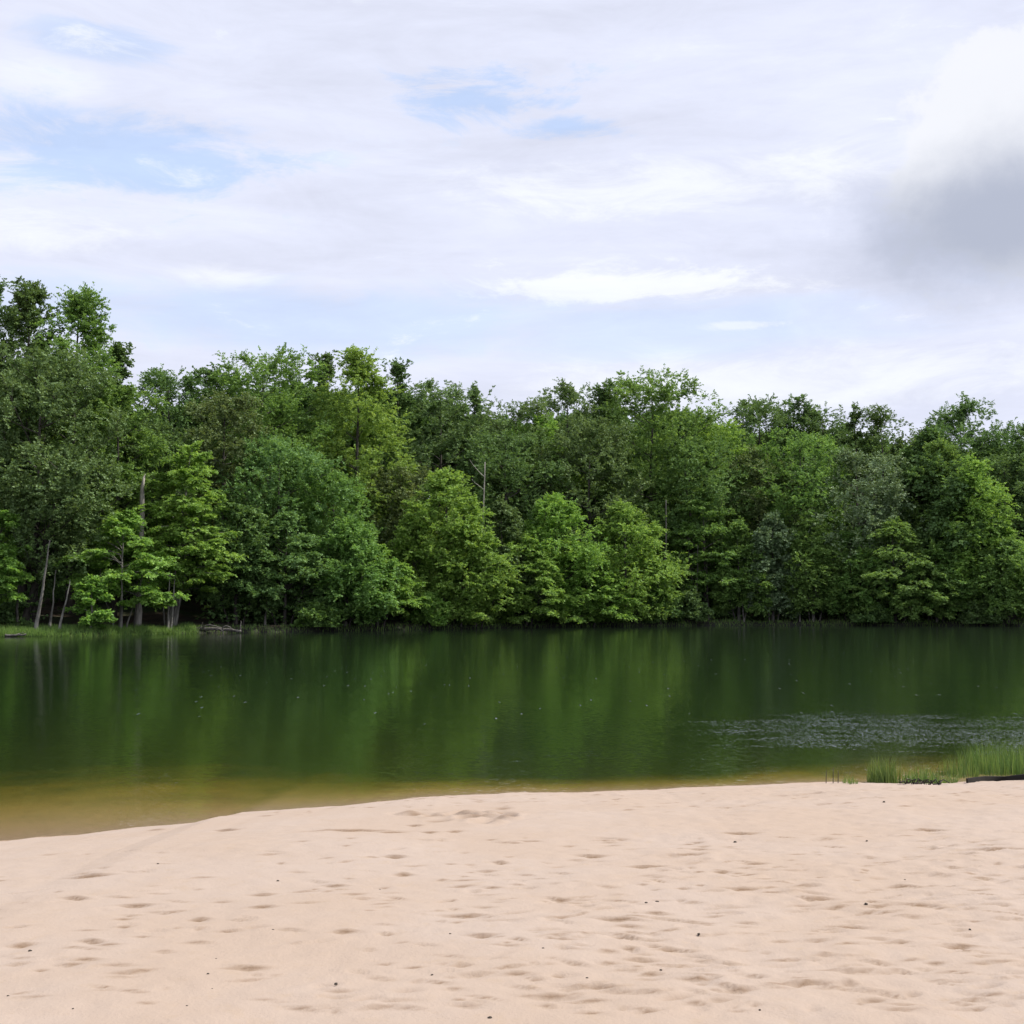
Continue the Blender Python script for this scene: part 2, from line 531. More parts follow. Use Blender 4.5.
def leaves_from(starts, dirs, lens, nlf, lsize, up_bias, rng, droop):
    """leaf quads set alternately along twigs"""
    n = len(starts)
    k = (np.arange(nlf) + .5) / nlf
    s = np.broadcast_to(k[None, :], (n, nlf)) + rng.uniform(-.5, .5, (n, nlf)) / nlf
    P = starts[:, None, :] + dirs[:, None, :] * (lens[:, None] * s)[..., None]
    P[..., 2] -= droop * lens[:, None] * s ** 2
    side = frame(dirs)
    sg = np.where((np.arange(nlf) % 2) == 0, 1.0, -1.0)[None, :, None]
    D = dirs[:, None, :] * .55 + side[:, None, :] * sg * .8 + rng.normal(0, .35, (n, nlf, 3))
    D[..., 2] -= droop * .6
    D = unit(D.reshape(-1, 3)); P = P.reshape(-1, 3)
    N = np.zeros_like(D); N[:, 2] = up_bias
    N = N + rng.normal(0, .55, D.shape)
    N = unit(N - D * (N * D).sum(1, keepdims=True))
    S = np.cross(N, D)
    L = (lsize * rng.uniform(.65, 1.3, len(P)))[:, None]
    W = L * .36
    m = P + D * L * .5
    V = np.stack([P, m + S * W - N * L * .06, P + D * L - N * L * .05, m - S * W - N * L * .06], 1).reshape(-1, 3)
    tint = np.repeat(rng.uniform(0, 1, n), nlf) * .55 + rng.uniform(0, 1, len(P)) * .45
    return V, tint


def gen_tree(kind, H, R, cb, seed, lsize=.24, dens=1.0, lean=(0, 0), trunk_r=None, gappy=0.0, stems=1):
    """returns (crown verts, tint, trunk tube paths)"""
    rng = rs(seed)
    paths = []
    zc0 = cb * H
    tr = trunk_r or (.045 + .0105 * H)
    zz = np.linspace(0, .93 * H, 12)
    bend = np.cumsum(rng.normal(0, .012 * H / 12 * 2.2, (12, 2)), 0); bend[0] = 0
    axis = np.stack([bend[:, 0] + lean[0] * zz, bend[:, 1] + lean[1] * zz, zz], 1)
    rad = tr * (1 - zz / H) ** .85 * (1 + .5 * np.exp(-zz / (.03 * H + .15)))
    axis[0, 2] = -.4
    for s in range(stems):
        if s == 0:
            paths.append((axis, np.maximum(rad, .012), 8))
        else:
            off = rng.normal(0, .5, 2); sp = rng.normal(0, .06, 2)
            a2 = axis.copy(); a2[:, 0] += off[0] * .4 + sp[0] * zz; a2[:, 1] += off[1] * .4 + sp[1] * zz
            paths.append((a2[:9], np.maximum(rad[:9] * .75, .012), 6))

    def ax(z):
        return np.stack([np.interp(z, zz, axis[:, 0]), np.interp(z, zz, axis[:, 1]), z], -1)

    hc = H - zc0
    area = hc * R
    nl = int(np.clip(16 + area * .22, 16, 38))
    az = np.arange(nl) * 2.39996 + rng.normal(0, .35, nl)
    te = (np.arange(nl) + rng.uniform(0, 1, nl)) / nl
    te = te ** (.85 if kind != 'spray' else 1.1)
    rng.shuffle(az)
    ph = rng.uniform(0, 6.28, 4)
    lobes = 1 + .16 * np.sin(2 * az + ph[0] + te * 3) + .14 * np.sin(3 * az + ph[1] - te * 5) + .10 * np.sin(te * 17 + ph[2])
    rend = R * env(kind, te) * rng.uniform(.72, 1.05, nl) * lobes
    if gappy: rend *= np.where(rng.rand(nl) < gappy, .45, 1.0)
    zend = zc0 + te * hc * .97
    if kind == 'spray':
        zs = np.clip(zend - rend * (rng.uniform(-.05, .35, nl) + .5 * te), .3 * zc0 + .1, .92 * H); arch = .14
    elif kind == 'bush':
        zs = np.clip(zend - rend * 1.2, 0, .5 * H); arch = .1
    else:
        zs = np.clip(zend - rend * rng.uniform(.35, .9, nl), .6 * zc0, .9 * H); arch = -.04
    A = ax(zs)
    E = ax(np.minimum(zend, .93 * H)); E[:, 2] = zend
    E[:, 0] += np.cos(az) * rend; E[:, 1] += np.sin(az) * rend
    M = (A + E) / 2; M[:, 2] += arch * rend
    S5 = np.linspace(0, 1, 6)[None, :, None]
    LP = A[:, None] * (1 - S5) ** 2 + 2 * M[:, None] * S5 * (1 - S5) + E[:, None] * S5 ** 2
    for i in range(nl):
        r0 = min(tr * .45, .02 + .016 * rend[i]) * (1 - .5 * te[i])
        paths.append((LP[i], np.linspace(r0, .012, 6), 5))
    # boughs
    nb = 6
    sb = rng.uniform(.28, 1.0, (nl, nb)); sb[:, 0] = 1.0
    idx = np.repeat(np.arange(nl), nb); s = sb.ravel()[:, None]
    B0 = A[idx] * (1 - s) ** 2 + 2 * M[idx] * s * (1 - s) + E[idx] * s ** 2
    T = unit(2 * (1 - s) * (M[idx] - A[idx]) + 2 * s * (E[idx] - M[idx]))
    lat = frame(T) * rng.uniform(-1, 1, (len(idx), 1))
    if kind == 'spray':
        bd = unit(T * .9 + lat * 1.0 + np.array([0, 0, .02]) + rng.normal(0, .10, T.shape))
    else:
        bd = unit(T * .55 + lat * .9 + np.array([0, 0, .45]) + rng.normal(0, .35, T.shape))
    bl = (np.clip(rend[idx] * .36, .5, 2.0) * rng.uniform(.6, 1.25, len(idx)))
    # leader boughs at the top
    nk = 10
    tz = H * rng.uniform(.80, .93, nk)
    la = rng.uniform(0, 6.28, nk)
    ld = unit(np.stack([np.cos(la) * .55, np.sin(la) * .55, np.full(nk, 1.0)], 1))
    B0 = np.concatenate([B0, ax(tz)]); bd = np.concatenate([bd, ld]); bl = np.concatenate([bl, (H - tz) * rng.uniform(.7, 1.0, nk)])
    bdroop = .18 if kind == 'spray' else .0
    q3 = np.linspace(0, 1, 3)
    for i in range(0, len(B0), 2):
        pts = B0[i] + bd[i] * (bl[i] * q3)[:, None]; pts[:, 2] -= bdroop * bl[i] * q3 ** 2
        paths.append((pts, np.array([.022, .014, .006]), 3))
    # twigs
    nt = max(3, int(round(8 * dens)))
    j = np.repeat(np.arange(len(B0)), nt)
    s = rng.uniform(.1, 1.05, (len(j), 1))
    T0 = B0[j] + bd[j] * (bl[j][:, None] * s); T0[:, 2] -= bdroop * bl[j] * s[:, 0] ** 2
    lat = frame(bd[j]) * rng.uniform(-1, 1, (len(j), 1))
    if kind == 'spray':
        td = unit(bd[j] * .8 + lat * 1.0 + rng.normal(0, .16, T0.shape) + np.array([0, 0, -.05]))
        T0[:, 2] += rng.normal(0, .06, len(j))
        dr, ub = .28, 1.0
    else:
        td = unit(bd[j] * .5 + rng.normal(0, .75, T0.shape) + np.array([0, 0, .25]))
        T0 += rng.normal(0, .12, T0.shape)
        dr, ub = (.12, .55) if kind != 'soft' else (.30, .9)
    tl = rng.uniform(.35, .80, len(j)) * np.clip(R / 3.5, .55, 1.1)
    # outer clumps of foliage carried on the shell of the crown, bunched and uneven
    ncl = int(area * (1.7 if kind == 'spray' else 1.45) * max(.6, dens) * min(1.0, 6.5 / max(R, .5)) + 10)
    tc_ = rng.uniform(.0, .99, ncl); ac = rng.uniform(0, 6.28, ncl)
    keepc = rng.rand(ncl) < .5 + .5 * env(kind, tc_)
    tc_, ac = tc_[keepc], ac[keepc]
    lob = 1 + .16 * np.sin(2 * ac + ph[0] + tc_ * 3) + .14 * np.sin(3 * ac + ph[1] - tc_ * 5) + .10 * np.sin(tc_ * 17 + ph[2]) + .10 * np.sin(5 * ac + 11 * tc_ + ph[3])
    gap = np.sin(3 * ac + ph[2] + 9 * tc_) * np.sin(2 * ac - 14 * tc_ + ph[0])
    rc = R * env(kind, tc_) * lob * np.sqrt(rng.uniform(.25, 1.0, len(tc_)))
    ok = gap < (.6 if not gappy else .42)
    tc_, ac, rc = tc_[ok], ac[ok], rc[ok]
    Cc = ax(np.minimum(zc0 + tc_ * hc, .93 * H)); Cc[:, 2] = zc0 + tc_ * hc - .25
    outd = np.stack([np.cos(ac), np.sin(ac), np.zeros(len(ac))], 1)
    Cc += outd * rc[:, None]
    ntw = 22
    jj = np.repeat(np.arange(len(Cc)), ntw)
    cr_ = (np.clip(R * .24, .35, .95) * rng.uniform(.7, 1.3, len(Cc)))[jj]
    off = unit(rng.normal(0, 1, (len(jj), 3))) * (cr_ * rng.uniform(.2, 1, len(jj)) ** .5)[:, None]
    off[:, 2] *= .42 if kind == 'spray' else (.55 if kind == 'soft' else .75)
    if kind == 'spray':
        rr_ = (off * outd[jj]).sum(1); off += outd[jj] * (rr_ * .6)[:, None]; off[:, 2] -= .22 * (rr_ + .3)
        d2 = unit(outd[jj] * .8 + unit(off) * [1, 1, .2] * .7 + rng.normal(0, .15, off.shape))
    else:
        d2 = unit(unit(off) * .8 + outd[jj] * .3 + [0, 0, .25] + rng.normal(0, .4, off.shape))
    T0 = np.concatenate([T0, Cc[jj] + off * .8]); td = np.concatenate([td, d2])
    tl = np.concatenate([tl, rng.uniform(.35, .7, len(jj)) * np.clip(R / 3.5, .55, 1.1)])
    V, tint = leaves_from(T0, td, tl, 13, lsize * 1.1, ub, rng, dr)
    return V, tint, paths


def crown_mesh(name, V, tint, mat):
    n = len(V) // 4
    NL_[0] += n
    return mesh_np(name, V, np.arange(4 * n).reshape(-1, 4), mat, {'tint': ('FACE', tint)})


NT_ = [0]
NL_ = [0]


def tree(px, top, hw, back, kind, leaf, label, cb=.22, bark='dark', name='broadleaf_tree', group='trees on the far bank', cat='tree',
         gappy=0.0, lean=0.0, dens=1.0, lsize=.168, trunk_r=None, base_px=None, stems=1):
    """px, top: pixel column and top row of the crown in the photograph; hw: half width in pixels; back: metres behind the shoreline"""
    NT_[0] += 1
    Y = far_px_D(px) + back
    tp_ = at(px, top, Y)
    x = tp_[0] if base_px is None else at(base_px, 600, Y)[0]
    zb = ground_z(x, Y)
    H = tp_[2] - zb
    R = hw * Y / F * (1.3 if kind in ('oak', 'tall') else 1.22 if kind == 'soft' else 1.08)
    ln = (tp_[0] - x) / H + lean
    V, tint, paths = gen_tree(kind, H, R, cb, 100 + NT_[0], lsize, dens, (ln, 0), trunk_r, gappy, stems)
    if kind in ('spray', 'soft') and hw > 20:
        # side stems with crowns of their own break up the outline
        r2 = rs(7000 + NT_[0])
        for sgn in (-1, 1):
            f = r2.uniform(.55, .86); ox = sgn * R * r2.uniform(.38, .62); oy = r2.uniform(-.5, .3) * R
            V2, t2, p2 = gen_tree(kind, H * f, R * r2.uniform(.55, .72), max(cb, .12), 7300 + 2 * NT_[0] + sgn, lsize, dens, (0, 0), .06, gappy)
            V2 = V2 + np.array([ox + ln * H * f * .5, oy, 0]); V = np.concatenate([V, V2]); tint = np.concatenate([tint, t2])
            for q in p2:
                pts = np.array(q[0]); u = np.clip(pts[:, 2:3] / (.4 * H), 0, 1)
                paths.append((pts + np.array([[ox, oy, 0]]) * u + np.array([[ox * .25, oy * .25, 0]]) * (1 - u), q[1], q[2]))
    V[:, 2] = np.maximum(V[:, 2], .12)
    o = empty(name, (x, Y, zb), label, cat, group)
    link('trunk', tube_mesh('trunk', paths, BARK[bark]), o)
    link('crown', crown_mesh('crown', V, tint, LEAF[leaf]), o)
    return o


SK = 'tall trees along the skyline'
MI = 'mid height trees of the wood'
SH = 'leafy trees leaning over the far shore'
T = tree
# skyline row, from the left edge to the right
T(-14, 268, 34, 14, 'tall', 'dark', 'tall dark tree cut off by the left edge of the photo', group=SK, gappy=.1, dens=1.2)
T(30, 276, 32, 13, 'tall', 'dark', 'tall thin-topped dark tree with sky gaps, left of the tallest rounded crown', group=SK, gappy=.1, dens=1.2)
T(78, 284, 40, 12, 'tall', 'green', 'tallest rounded fresh green crown on the left skyline', group=SK, dens=1.2)
T(119, 340, 17, 14, 'tall', 'dark', 'slim pointed tree top just right of the tallest left crown', group=SK, gappy=.25)
T(42, 352, 68, 6, 'oak', 'dull', 'broad dull grey-green oak filling the left edge below the tallest tops', group=SK, cb=.25, dens=1.15)
T(118, 385, 36, 8, 'oak', 'green', 'mid green tree under the slim pointed top, above the pale snag', group=SK)
T(172, 370, 36, 18, 'oak', 'dark', 'dark round-topped tree in the skyline dip right of the tall left group', group=SK)
T(216, 362, 22, 19, 'oak', 'dark', 'small dark hump at the left shoulder of the broad central-left crown', group=SK)
T(262, 350, 52, 16, 'oak', 'green', 'broad green crown with a flat lumpy top, left of the sunlit column tree', group=SK, dens=1.1)
T(325, 352, 17, 20, 'tall', 'dark', 'narrow dark spire between the broad lumpy crown and the sunlit column', group=SK, gappy=.2)
T(360, 350, 44, 11, 'tall', 'yellow', 'tall column tree with sunlit yellow-green right side', group=SK, cb=.12, dens=1.2)
T(397, 356, 16, 17, 'tall', 'dark', 'dark twin-tipped top peeping out right behind the sunlit column tree', group=SK, gappy=.25)
T(440, 382, 46, 18, 'oak', 'dull', 'broad dull green oak right of the sunlit column, thin twigs poking above it', group=SK)
T(477, 384, 13, 20, 'tall', 'dull', 'thin leafy twig top poking above the level skyline at the dull oak', group=SK, gappy=.4)
T(515, 401, 40, 17, 'oak', 'dull', 'low flat crown in the middle of the skyline, lowest stretch of the treeline', group=SK)
T(542, 416, 24, 14, 'oak', 'yellow', 'yellowish crown just below the middle skyline', group=SK)
T(566, 383, 34, 19, 'oak', 'dull', 'rounded grey-green crown left of the big central tree pair', group=SK)
T(607, 378, 24, 18, 'tall', 'dark', 'dark ragged top touching the left side of the big rounded central tree', group=SK, gappy=.15)
T(650, 372, 50, 12, 'oak', 'green', 'big rounded fresh green tree, highest of the middle skyline', group=SK, cb=.18, dens=1.25)
T(716, 421, 32, 13, 'oak', 'yellow', 'yellow-green crown in the skyline step right of the big central tree', group=SK)
T(757, 398, 33, 17, 'oak', 'dark', 'dark dense crown right of the yellow-green skyline step', group=SK)
T(793, 397, 20, 18, 'oak', 'dark', 'pale-tipped lumpy crown joined to the dark dense one on its right', group=SK)
T(822, 406, 24, 17, 'oak', 'dark', 'low round dark crown left of the twin airy tops', group=SK)
T(858, 404, 14, 19, 'tall', 'dark', 'slim left top of the twin airy tops on the right skyline', group=SK, gappy=.3)
T(884, 406, 25, 18, 'oak', 'dark', 'wider right top of the twin airy tops, sky showing through', group=SK, gappy=.3, dens=.8)
T(925, 428, 28, 17, 'oak', 'dull', 'low crown in the notch left of the tall airy right-hand oak', group=SK)
T(960, 401, 38, 16, 'oak', 'dark', 'tall airy rounded oak standing highest on the right skyline', group=SK, dens=1.3)
T(1018, 418, 32, 16, 'oak', 'dark', 'dark crown cut off by the right edge of the photo on the skyline', group=SK, gappy=.2)
# middle tier
T(226, 392, 34, 10, 'oak', 'brown', 'dull brownish crown in shade below the broad lumpy crown', group=MI)
T(150, 420, 40, 12, 'oak', 'dark', 'dark oak standing behind the pale broken snag', group=MI)
T(280, 436, 45, 6, 'oak', 'blue', 'bluish mid green tree left of the sunlit column, at half height', group=MI, cb=.15, dens=1.1)
T(335, 470, 34, 5, 'oak', 'green', 'green tree at the foot of the sunlit column', group=MI, cb=.15)
T(400, 470, 34, 9, 'oak', 'brown', 'olive brown crown right below the sunlit column', group=MI)
T(505, 430, 44, 10, 'oak', 'dark', 'shaded dark oak behind the white dead branch', group=MI, cb=.2)
T(590, 420, 46, 9, 'oak', 'dull', 'wide grey-green oak with a dark forked limb showing, mid height in the centre', group=MI, dens=1.1)
T(690, 440, 42, 9, 'oak', 'blue', 'bluish green tree below the right shoulder of the big central tree', group=MI, cb=.3)
T(756, 448, 34, 9, 'oak', 'brown', 'grey-brown shaded crown behind the pale pointed shore tree', group=MI)
T(800, 432, 38, 8, 'oak', 'green', 'large deep green crown left of the silvery tree', group=MI, dens=1.1)
T(858, 450, 42, 6, 'oak', 'silver', 'silvery green tree with glinting leaves right of the middle', group=MI, cb=.2)
T(918, 462, 26, 9, 'oak', 'dark', 'dark shaded tree between the silvery tree and the feathery one', group=MI)
T(942, 440, 28, 8, 'tall', 'green', 'fresh green slim tree left of the feathery olive tree', group=MI)
T(1004, 455, 34, 9, 'oak', 'dark', 'dark tree in the right corner behind the feathery olive tree', group=MI)
T(975, 458, 40, 3.5, 'soft', 'yellow', 'feathery olive green tree, large and drooping, near the right edge', group=MI, cb=.08, dens=1.3, lsize=.16)
T(70, 452, 44, 4, 'oak', 'dull', 'grey-green lower oak on the left with a dark trunk under it', group=MI, cb=.3, base_px=24, trunk_r=.24)
# shore row
T(4, 508, 24, 1.5, 'spray', 'bright', 'bright leafy sprays reaching in at the left edge above the bank', group=SH, cb=.42, base_px=-12)
T(124, 512, 42, 2.0, 'spray', 'bright', 'layered bright green tree over the grassy bank, below the pale snag', group=SH, cb=.42, bark='pale', base_px=121)
T(92, 578, 13, 1.0, 'spray', 'bright', 'small bright sapling on the grassy bank left of the layered trees', group=SH, cb=.12, bark='pale')
T(192, 444, 42, 2.5, 'spray', 'bright', 'bright green pointed tree above the twin pale trunks', group=SH, cb=.28, bark='pale', base_px=170, stems=3, dens=1.25)
T(238, 500, 36, 3.5, 'soft', 'blue', 'bluish layered tree right of the bright pointed tree', group=SH, cb=.28)
T(286, 512, 42, 2.2, 'spray', 'blue', 'layered dark green tree over the thin stems left of the round bush', group=SH, cb=.30)
T(345, 520, 42, 1.6, 'soft', 'green', 'spreading green tree dipping to the water at the end of the grassy bank', group=SH, cb=.08)
T(378, 548, 30, 1.0, 'spray', 'bright', 'low bright layered boughs over the brown bank left of the round bush', group=SH, cb=.22)
T(447, 470, 47, 2.5, 'soft', 'bright', 'tall bright green tree with a domed top, left of the white dead branch', group=SH, cb=.1, dens=1.3)
T(475, 545, 38, .6, 'spray', 'yellow', 'yellow-green boughs drooping right down to the water near the centre', group=SH, cb=.12, lean=.03)
T(500, 502, 28, 4, 'soft', 'dull', 'thin grey-green tree just right below the white dead branch', group=SH, cb=.1, lsize=.16)
T(556, 495, 47, 1.6, 'soft', 'bright', 'bright pointed tree in the middle of the shore, left of the rounded yellowish one', group=SH, cb=.05, dens=1.25)
T(526, 534, 36, .8, 'spray', 'yellow', 'yellow-green lower tree in front of the bright pointed middle one', group=SH, cb=.05)
T(624, 504, 44, 1.2, 'soft', 'yellow', 'rounded yellowish tree reaching to the water, rightmost of the bright middle clump', group=SH, cb=.04, dens=1.35, lsize=.16)
T(588, 546, 36, .5, 'spray', 'bright', 'low bright boughs at the waterline between the two bright middle trees', group=SH, cb=.05)
T(704, 490, 34, 4.5, 'spray', 'green', 'thinly layered tree beside the bare upright trunks right of the middle', group=SH, cb=.35, bark='grey', dens=.8)
T(738, 522, 22, 2.2, 'soft', 'green', 'slim green tree over the sunny strip of bank, left of the pale pointed tree', group=SH, cb=.18, bark='grey')
T(771, 514, 22, 2.0, 'soft', 'silver', 'pale pointed shore tree, palest of the right-hand row', group=SH, cb=.15, bark='grey')
T(812, 520, 30, 2.0, 'soft', 'green', 'fresh green tree with short spiky top right of the pale pointed one', group=SH, cb=.15, bark='grey')
T(850, 532, 30, 2.5, 'soft', 'green', 'rounded green shore tree directly below the silvery tree', group=SH, cb=.12)
T(893, 518, 42, 1.5, 'spray', 'green', 'wide layered tree touching the water below the dark shaded gap', group=SH, cb=.1, dens=1.2)
T(935, 545, 28, 1.6, 'spray', 'green', 'layered lower tree left under the feathery olive tree', group=SH, cb=.25)
T(1006, 540, 34, 1.0, 'soft', 'green', 'leafy tree overhanging the water at the right edge', group=SH, cb=.12)
# bushes at the water
BU = 'bushes along the waterline'
T(430, 596, 15, .3, 'bush', 'bright', 'round glossy bright green bush on the waterline left of centre', name='bush', cat='bush', group=BU, cb=.05)
T(318, 606, 20, .2, 'bush', 'green', 'green bush dipping into the water at the end of the grassy bank', name='bush', cat='bush', group=BU, cb=.05)
T(688, 594, 18, 1.0, 'bush', 'dark', 'dark rounded bush under the bare upright trunks', name='bush', cat='bush', group=BU, cb=.05)
T(985, 604, 22, .6, 'bush', 'dark', 'dark bush at the foot of the feathery olive tree', name='bush', cat='bush', group=BU, cb=.05)
T(873, 610, 18, .4, 'bush', 'blue', 'small bluish bush at the water left under the wide layered tree', name='bush', cat='bush', group=BU, cb=.05)
T(660, 590, 14, .5, 'bush', 'blue', 'small bush tucked against the right side of the rounded yellowish tree', name='bush', cat='bush', group=BU, cb=.05)


# bare and thin trunks standing on the bank
def trunk_tree(name, px0, py0, px1, py1, back, r, bark, label, wig=.3, twigs=0, group=None, broken=False, cat='tree'):
    NT_[0] += 1
    rng = rs(900 + NT_[0])
    Y = far_px_D(px0) + back
    b = at(px0, py0, Y); tp_ = at(px1, py1, Y)
    zb = ground_z(b[0], Y)
    H = tp_[2] - zb
    n = 12
    s = np.linspace(0, 1, n)
    pts = np.stack([(tp_[0] - b[0]) * s, np.zeros(n), H * s], 1)
    w = np.cumsum(rng.normal(0, wig / n, (n, 2)), 0); w -= w[-1] * s[:, None]
    pts[:, :2] += w
    pts[0, 2] = -.3
    o = empty(name, (b[0], Y, zb), label, cat, group)
    rad = r * (1 - (.35 if broken else .75) * s) * (1 + .5 * np.exp(-s * 14))
    if broken:
        rad = rad * (1 + rng.normal(0, .13, n)); pts[-1, 0] += .12; rad[-1] *= .45; rad[-2] *= .9
    link('trunk', tube_mesh('trunk', [(pts, rad, 9)], BARK[bark]), o)
    for k in range(twigs):
        u = rng.uniform(.35, .97); q = np.array([np.interp(u, s, pts[:, i]) for i in range(3)])
        a = rng.uniform(0, 6.28); L = rng.uniform(.5, 1.6)
        dv = np.array([math.cos(a), math.sin(a) * .6, rng.uniform(.1, .8)])
        ss = np.linspace(0, 1, 5)[:, None]
        tw = q + dv * L * ss + np.array([0, 0, .25 * L]) * ss ** 2 + rng.normal(0, .03, (5, 3)) * ss
        link('branch', tube_mesh('branch', [(tw, np.linspace(r * .3, .012, 5), 5)], BARK[bark]), o)
    return o


TG = 'slim trunks on the far bank'
trunk_tree('dead_snag', 138, 622, 143, 474, 4.2, .24, 'dead', 'pale broken dead trunk standing among green crowns on the left', broken=True, twigs=3, cat='dead tree')
trunk_tree('dead_branch_tree', 480, 615, 485, 462, 4.3, .13, 'dead', 'thin white leafless dead stem poking out of the crowns near the centre', twigs=6, cat='dead tree')
trunk_tree('slim_trunk', 36, 624, 50, 540, 1.2, .13, 'pale', 'pale trunk leaning right on the left grassy bank', group=TG)
trunk_tree('slim_trunk', 59, 627, 70, 580, .8, .09, 'pale', 'short pale trunk leaning right, right of the tall leaning one', group=TG)
trunk_tree('slim_trunk', 18, 610, 18, 560, 3.5, .10, 'grey', 'upright grey trunk beside the dark thick trunk on the left', group=TG)
trunk_tree('slim_trunk', 51, 618, 56, 570, 2.2, .09, 'pale', 'thin pale trunk between the two leaning trunks', group=TG)
trunk_tree('slim_trunk', 121, 628, 122, 565, .9, .10, 'pale', 'upright pale trunk under the layered bright tree', group=TG, wig=.15)
trunk_tree('slim_trunk', 135, 622, 138, 575, 2.5, .08, 'grey', 'thin grey trunk just right of the upright pale one', group=TG)
trunk_tree('slim_trunk', 168, 630, 170, 570, .8, .09, 'pale', 'left stem of the twin pale trunks at the water', group=TG, wig=.12)
trunk_tree('slim_trunk', 171, 630, 176, 565, .9, .09, 'pale', 'right stem of the twin pale trunks at the water', group=TG, wig=.12)
trunk_tree('slim_trunk', 265, 624, 268, 575, 2.0, .08, 'grey', 'thin grey stem left of the brown stretch of bank', group=TG)
trunk_tree('slim_trunk', 345, 624, 350, 585, 1.6, .16, 'grey', 'stout leaning grey trunk over the brown bank', group=TG)
trunk_tree('slim_trunk', 461, 626, 462, 560, .5, .07, 'grey', 'thin stem by the drooping yellow-green boughs', group=TG)
trunk_tree('slim_trunk', 665, 612, 666, 500, 3.5, .17, 'grey', 'tallest bare upright trunk right of the rounded yellowish tree', group=TG)
trunk_tree('slim_trunk', 697, 612, 698, 545, 3.0, .11, 'grey', 'middle bare trunk of the dark gap right of centre', group=TG)
trunk_tree('slim_trunk', 708, 612, 707, 560, 3.2, .13, 'dark', 'right-hand dark trunk of the dark gap right of centre', group=TG)
trunk_tree('slim_trunk', 744, 620, 741, 590, 1.5, .08, 'pale', 'short pale trunk on the sunny strip of bank', group=TG)
trunk_tree('slim_trunk', 800, 622, 800, 585, 1.4, .07, 'pale', 'short pale stem under the spiky green tree', group=TG)
trunk_tree('slim_trunk', 813, 622, 813, 585, 1.5, .06, 'pale', 'thin stem right beside the short pale one under the spiky tree', group=TG)
trunk_tree('slim_trunk', 937, 622, 936, 585, 1.4, .08, 'pale', 'pale trunk right of the wide layered tree at the water', group=TG)
trunk_tree('slim_trunk', 928, 620, 927, 580, 2.4, .08, 'grey', 'grey trunk just left of the pale one by the wide layered tree', group=TG)
trunk_tree('slim_trunk', 1007, 622, 1008, 590, 1.4, .07, 'grey', 'thin trunk near the right edge at the water', group=TG)

# ------------------------------------------------------------------ background wood, undergrowth, bank grass (uncountable)
rng = rs(77)
VV, TT = [], []
for k in range(44):
    px = -70 + 1170 * (k + rng.rand()) / 44
    Y = far_px_D(px) + rng.uniform(24, 38)
    x = at(px, 600, Y)[0]
    z = ground_z(x, Y)
    topy = np.interp(px, [0, 130, 250, 450, 515, 650, 740, 850, 925, 1024], [350, 408, 385, 402, 424, 405, 430, 432, 448, 440])
    H = at(px, topy, Y)[2] - z
    V, ti, _ = gen_tree('oak', H * rng.uniform(.93, 1.02), 5.4, .02, 5000 + k, .32, .9)
    VV.append(V + np.array([x, Y, z])); TT.append(ti)
for k in range(34):
    px = rng.uniform(-560, -75) if k % 2 else rng.uniform(1095, 1560)
    x = at(px, 600, 90)[0]; Y = float(yfar(np.array([x]))[0]) + rng.uniform(1.5, 16)
    z = ground_z(x, Y)
    V, ti, _ = gen_tree('oak' if k % 3 else 'soft', rng.uniform(11, 21), 4.8, .06, 6000 + k, .26, .7)
    VV.append(V + np.array([x, Y, z])); TT.append(ti)
tag(link('woods', crown_mesh('woods', np.concatenate(VV), np.concatenate(TT), LEAF['dark'])), 'dark wood showing through gaps behind the shore trees', 'woods', kind='stuff')

n = 2600
px = rng.uniform(-90, 1110, n)
bk = rng.uniform(2.5, 22, n) + np.where((px > 30) & (px < 215), 13, 0)
Y = np.interp(px, [p[0] for p in far_px], FP[:, 1]) + bk
X = (px - 512) / F * Y
Z = land_z(Y - yfar(X), X, Y)
hh = rng.uniform(.4, 2.6, n)
S = np.stack([X, Y, Z + hh * .5], 1)
j = np.repeat(np.arange(n), 6)
S = S[j] + rng.normal(0, 1, (len(j), 3)) * np.stack([np.full(len(j), .7), np.full(len(j), .7), hh[j] * .35], 1)
D = unit(rng.normal(0, 1, S.shape) * [1, 1, .5] + [0, 0, .2])
V, ti = leaves_from(S, D, rng.uniform(.4, .8, len(S)), 9, .26, .8, rng, .1)
tag(link('undergrowth', crown_mesh('undergrowth', V, ti, LEAF['dark'])), 'dark leafy undergrowth between the trunks on the far bank', 'undergrowth', kind='stuff')


def blades(P, h, w, rng, lean=.35, seg=3):
    n = len(P)
    a = rng.uniform(0, 6.28, n); side = np.stack([np.cos(a), np.sin(a), np.zeros(n)], 1)
    b = rng.uniform(0, 6.28, n); ld = np.stack([np.cos(b), np.sin(b), np.zeros(n)], 1) * (h * lean * np.abs(rng.normal(0, 1, n)))[:, None]
    rows = []
    for k in range(seg + 1):
        u = k / seg
        c_ = P + ld * u ** 2 + np.array([0, 0, 1.0]) * (h * u * (1 - .12 * u))[:, None]
        ww = (w * (1 - u * .92) * .5)[:, None]
        rows.append(c_ - side * ww); rows.append(c_ + side * ww)
    V = np.stack(rows, 1)
    m = 2 * (seg + 1)
    base = np.arange(n)[:, None] * m
    q = np.concatenate([base + np.array([[2 * k, 2 * k + 1, 2 * k + 3, 2 * k + 2]]) for k in range(seg)], 1).reshape(-1, 4)
    return V.reshape(-1, 3), q, np.repeat(rng.uniform(0, 1, n), seg)


def grass(name, P, h, w, mat, rng, lean=.35):
    V, q, ti = blades(P, h, w, rng, lean)
    return link(name, mesh_np(name, V, q, mat, {'tint': ('FACE', ti)}))


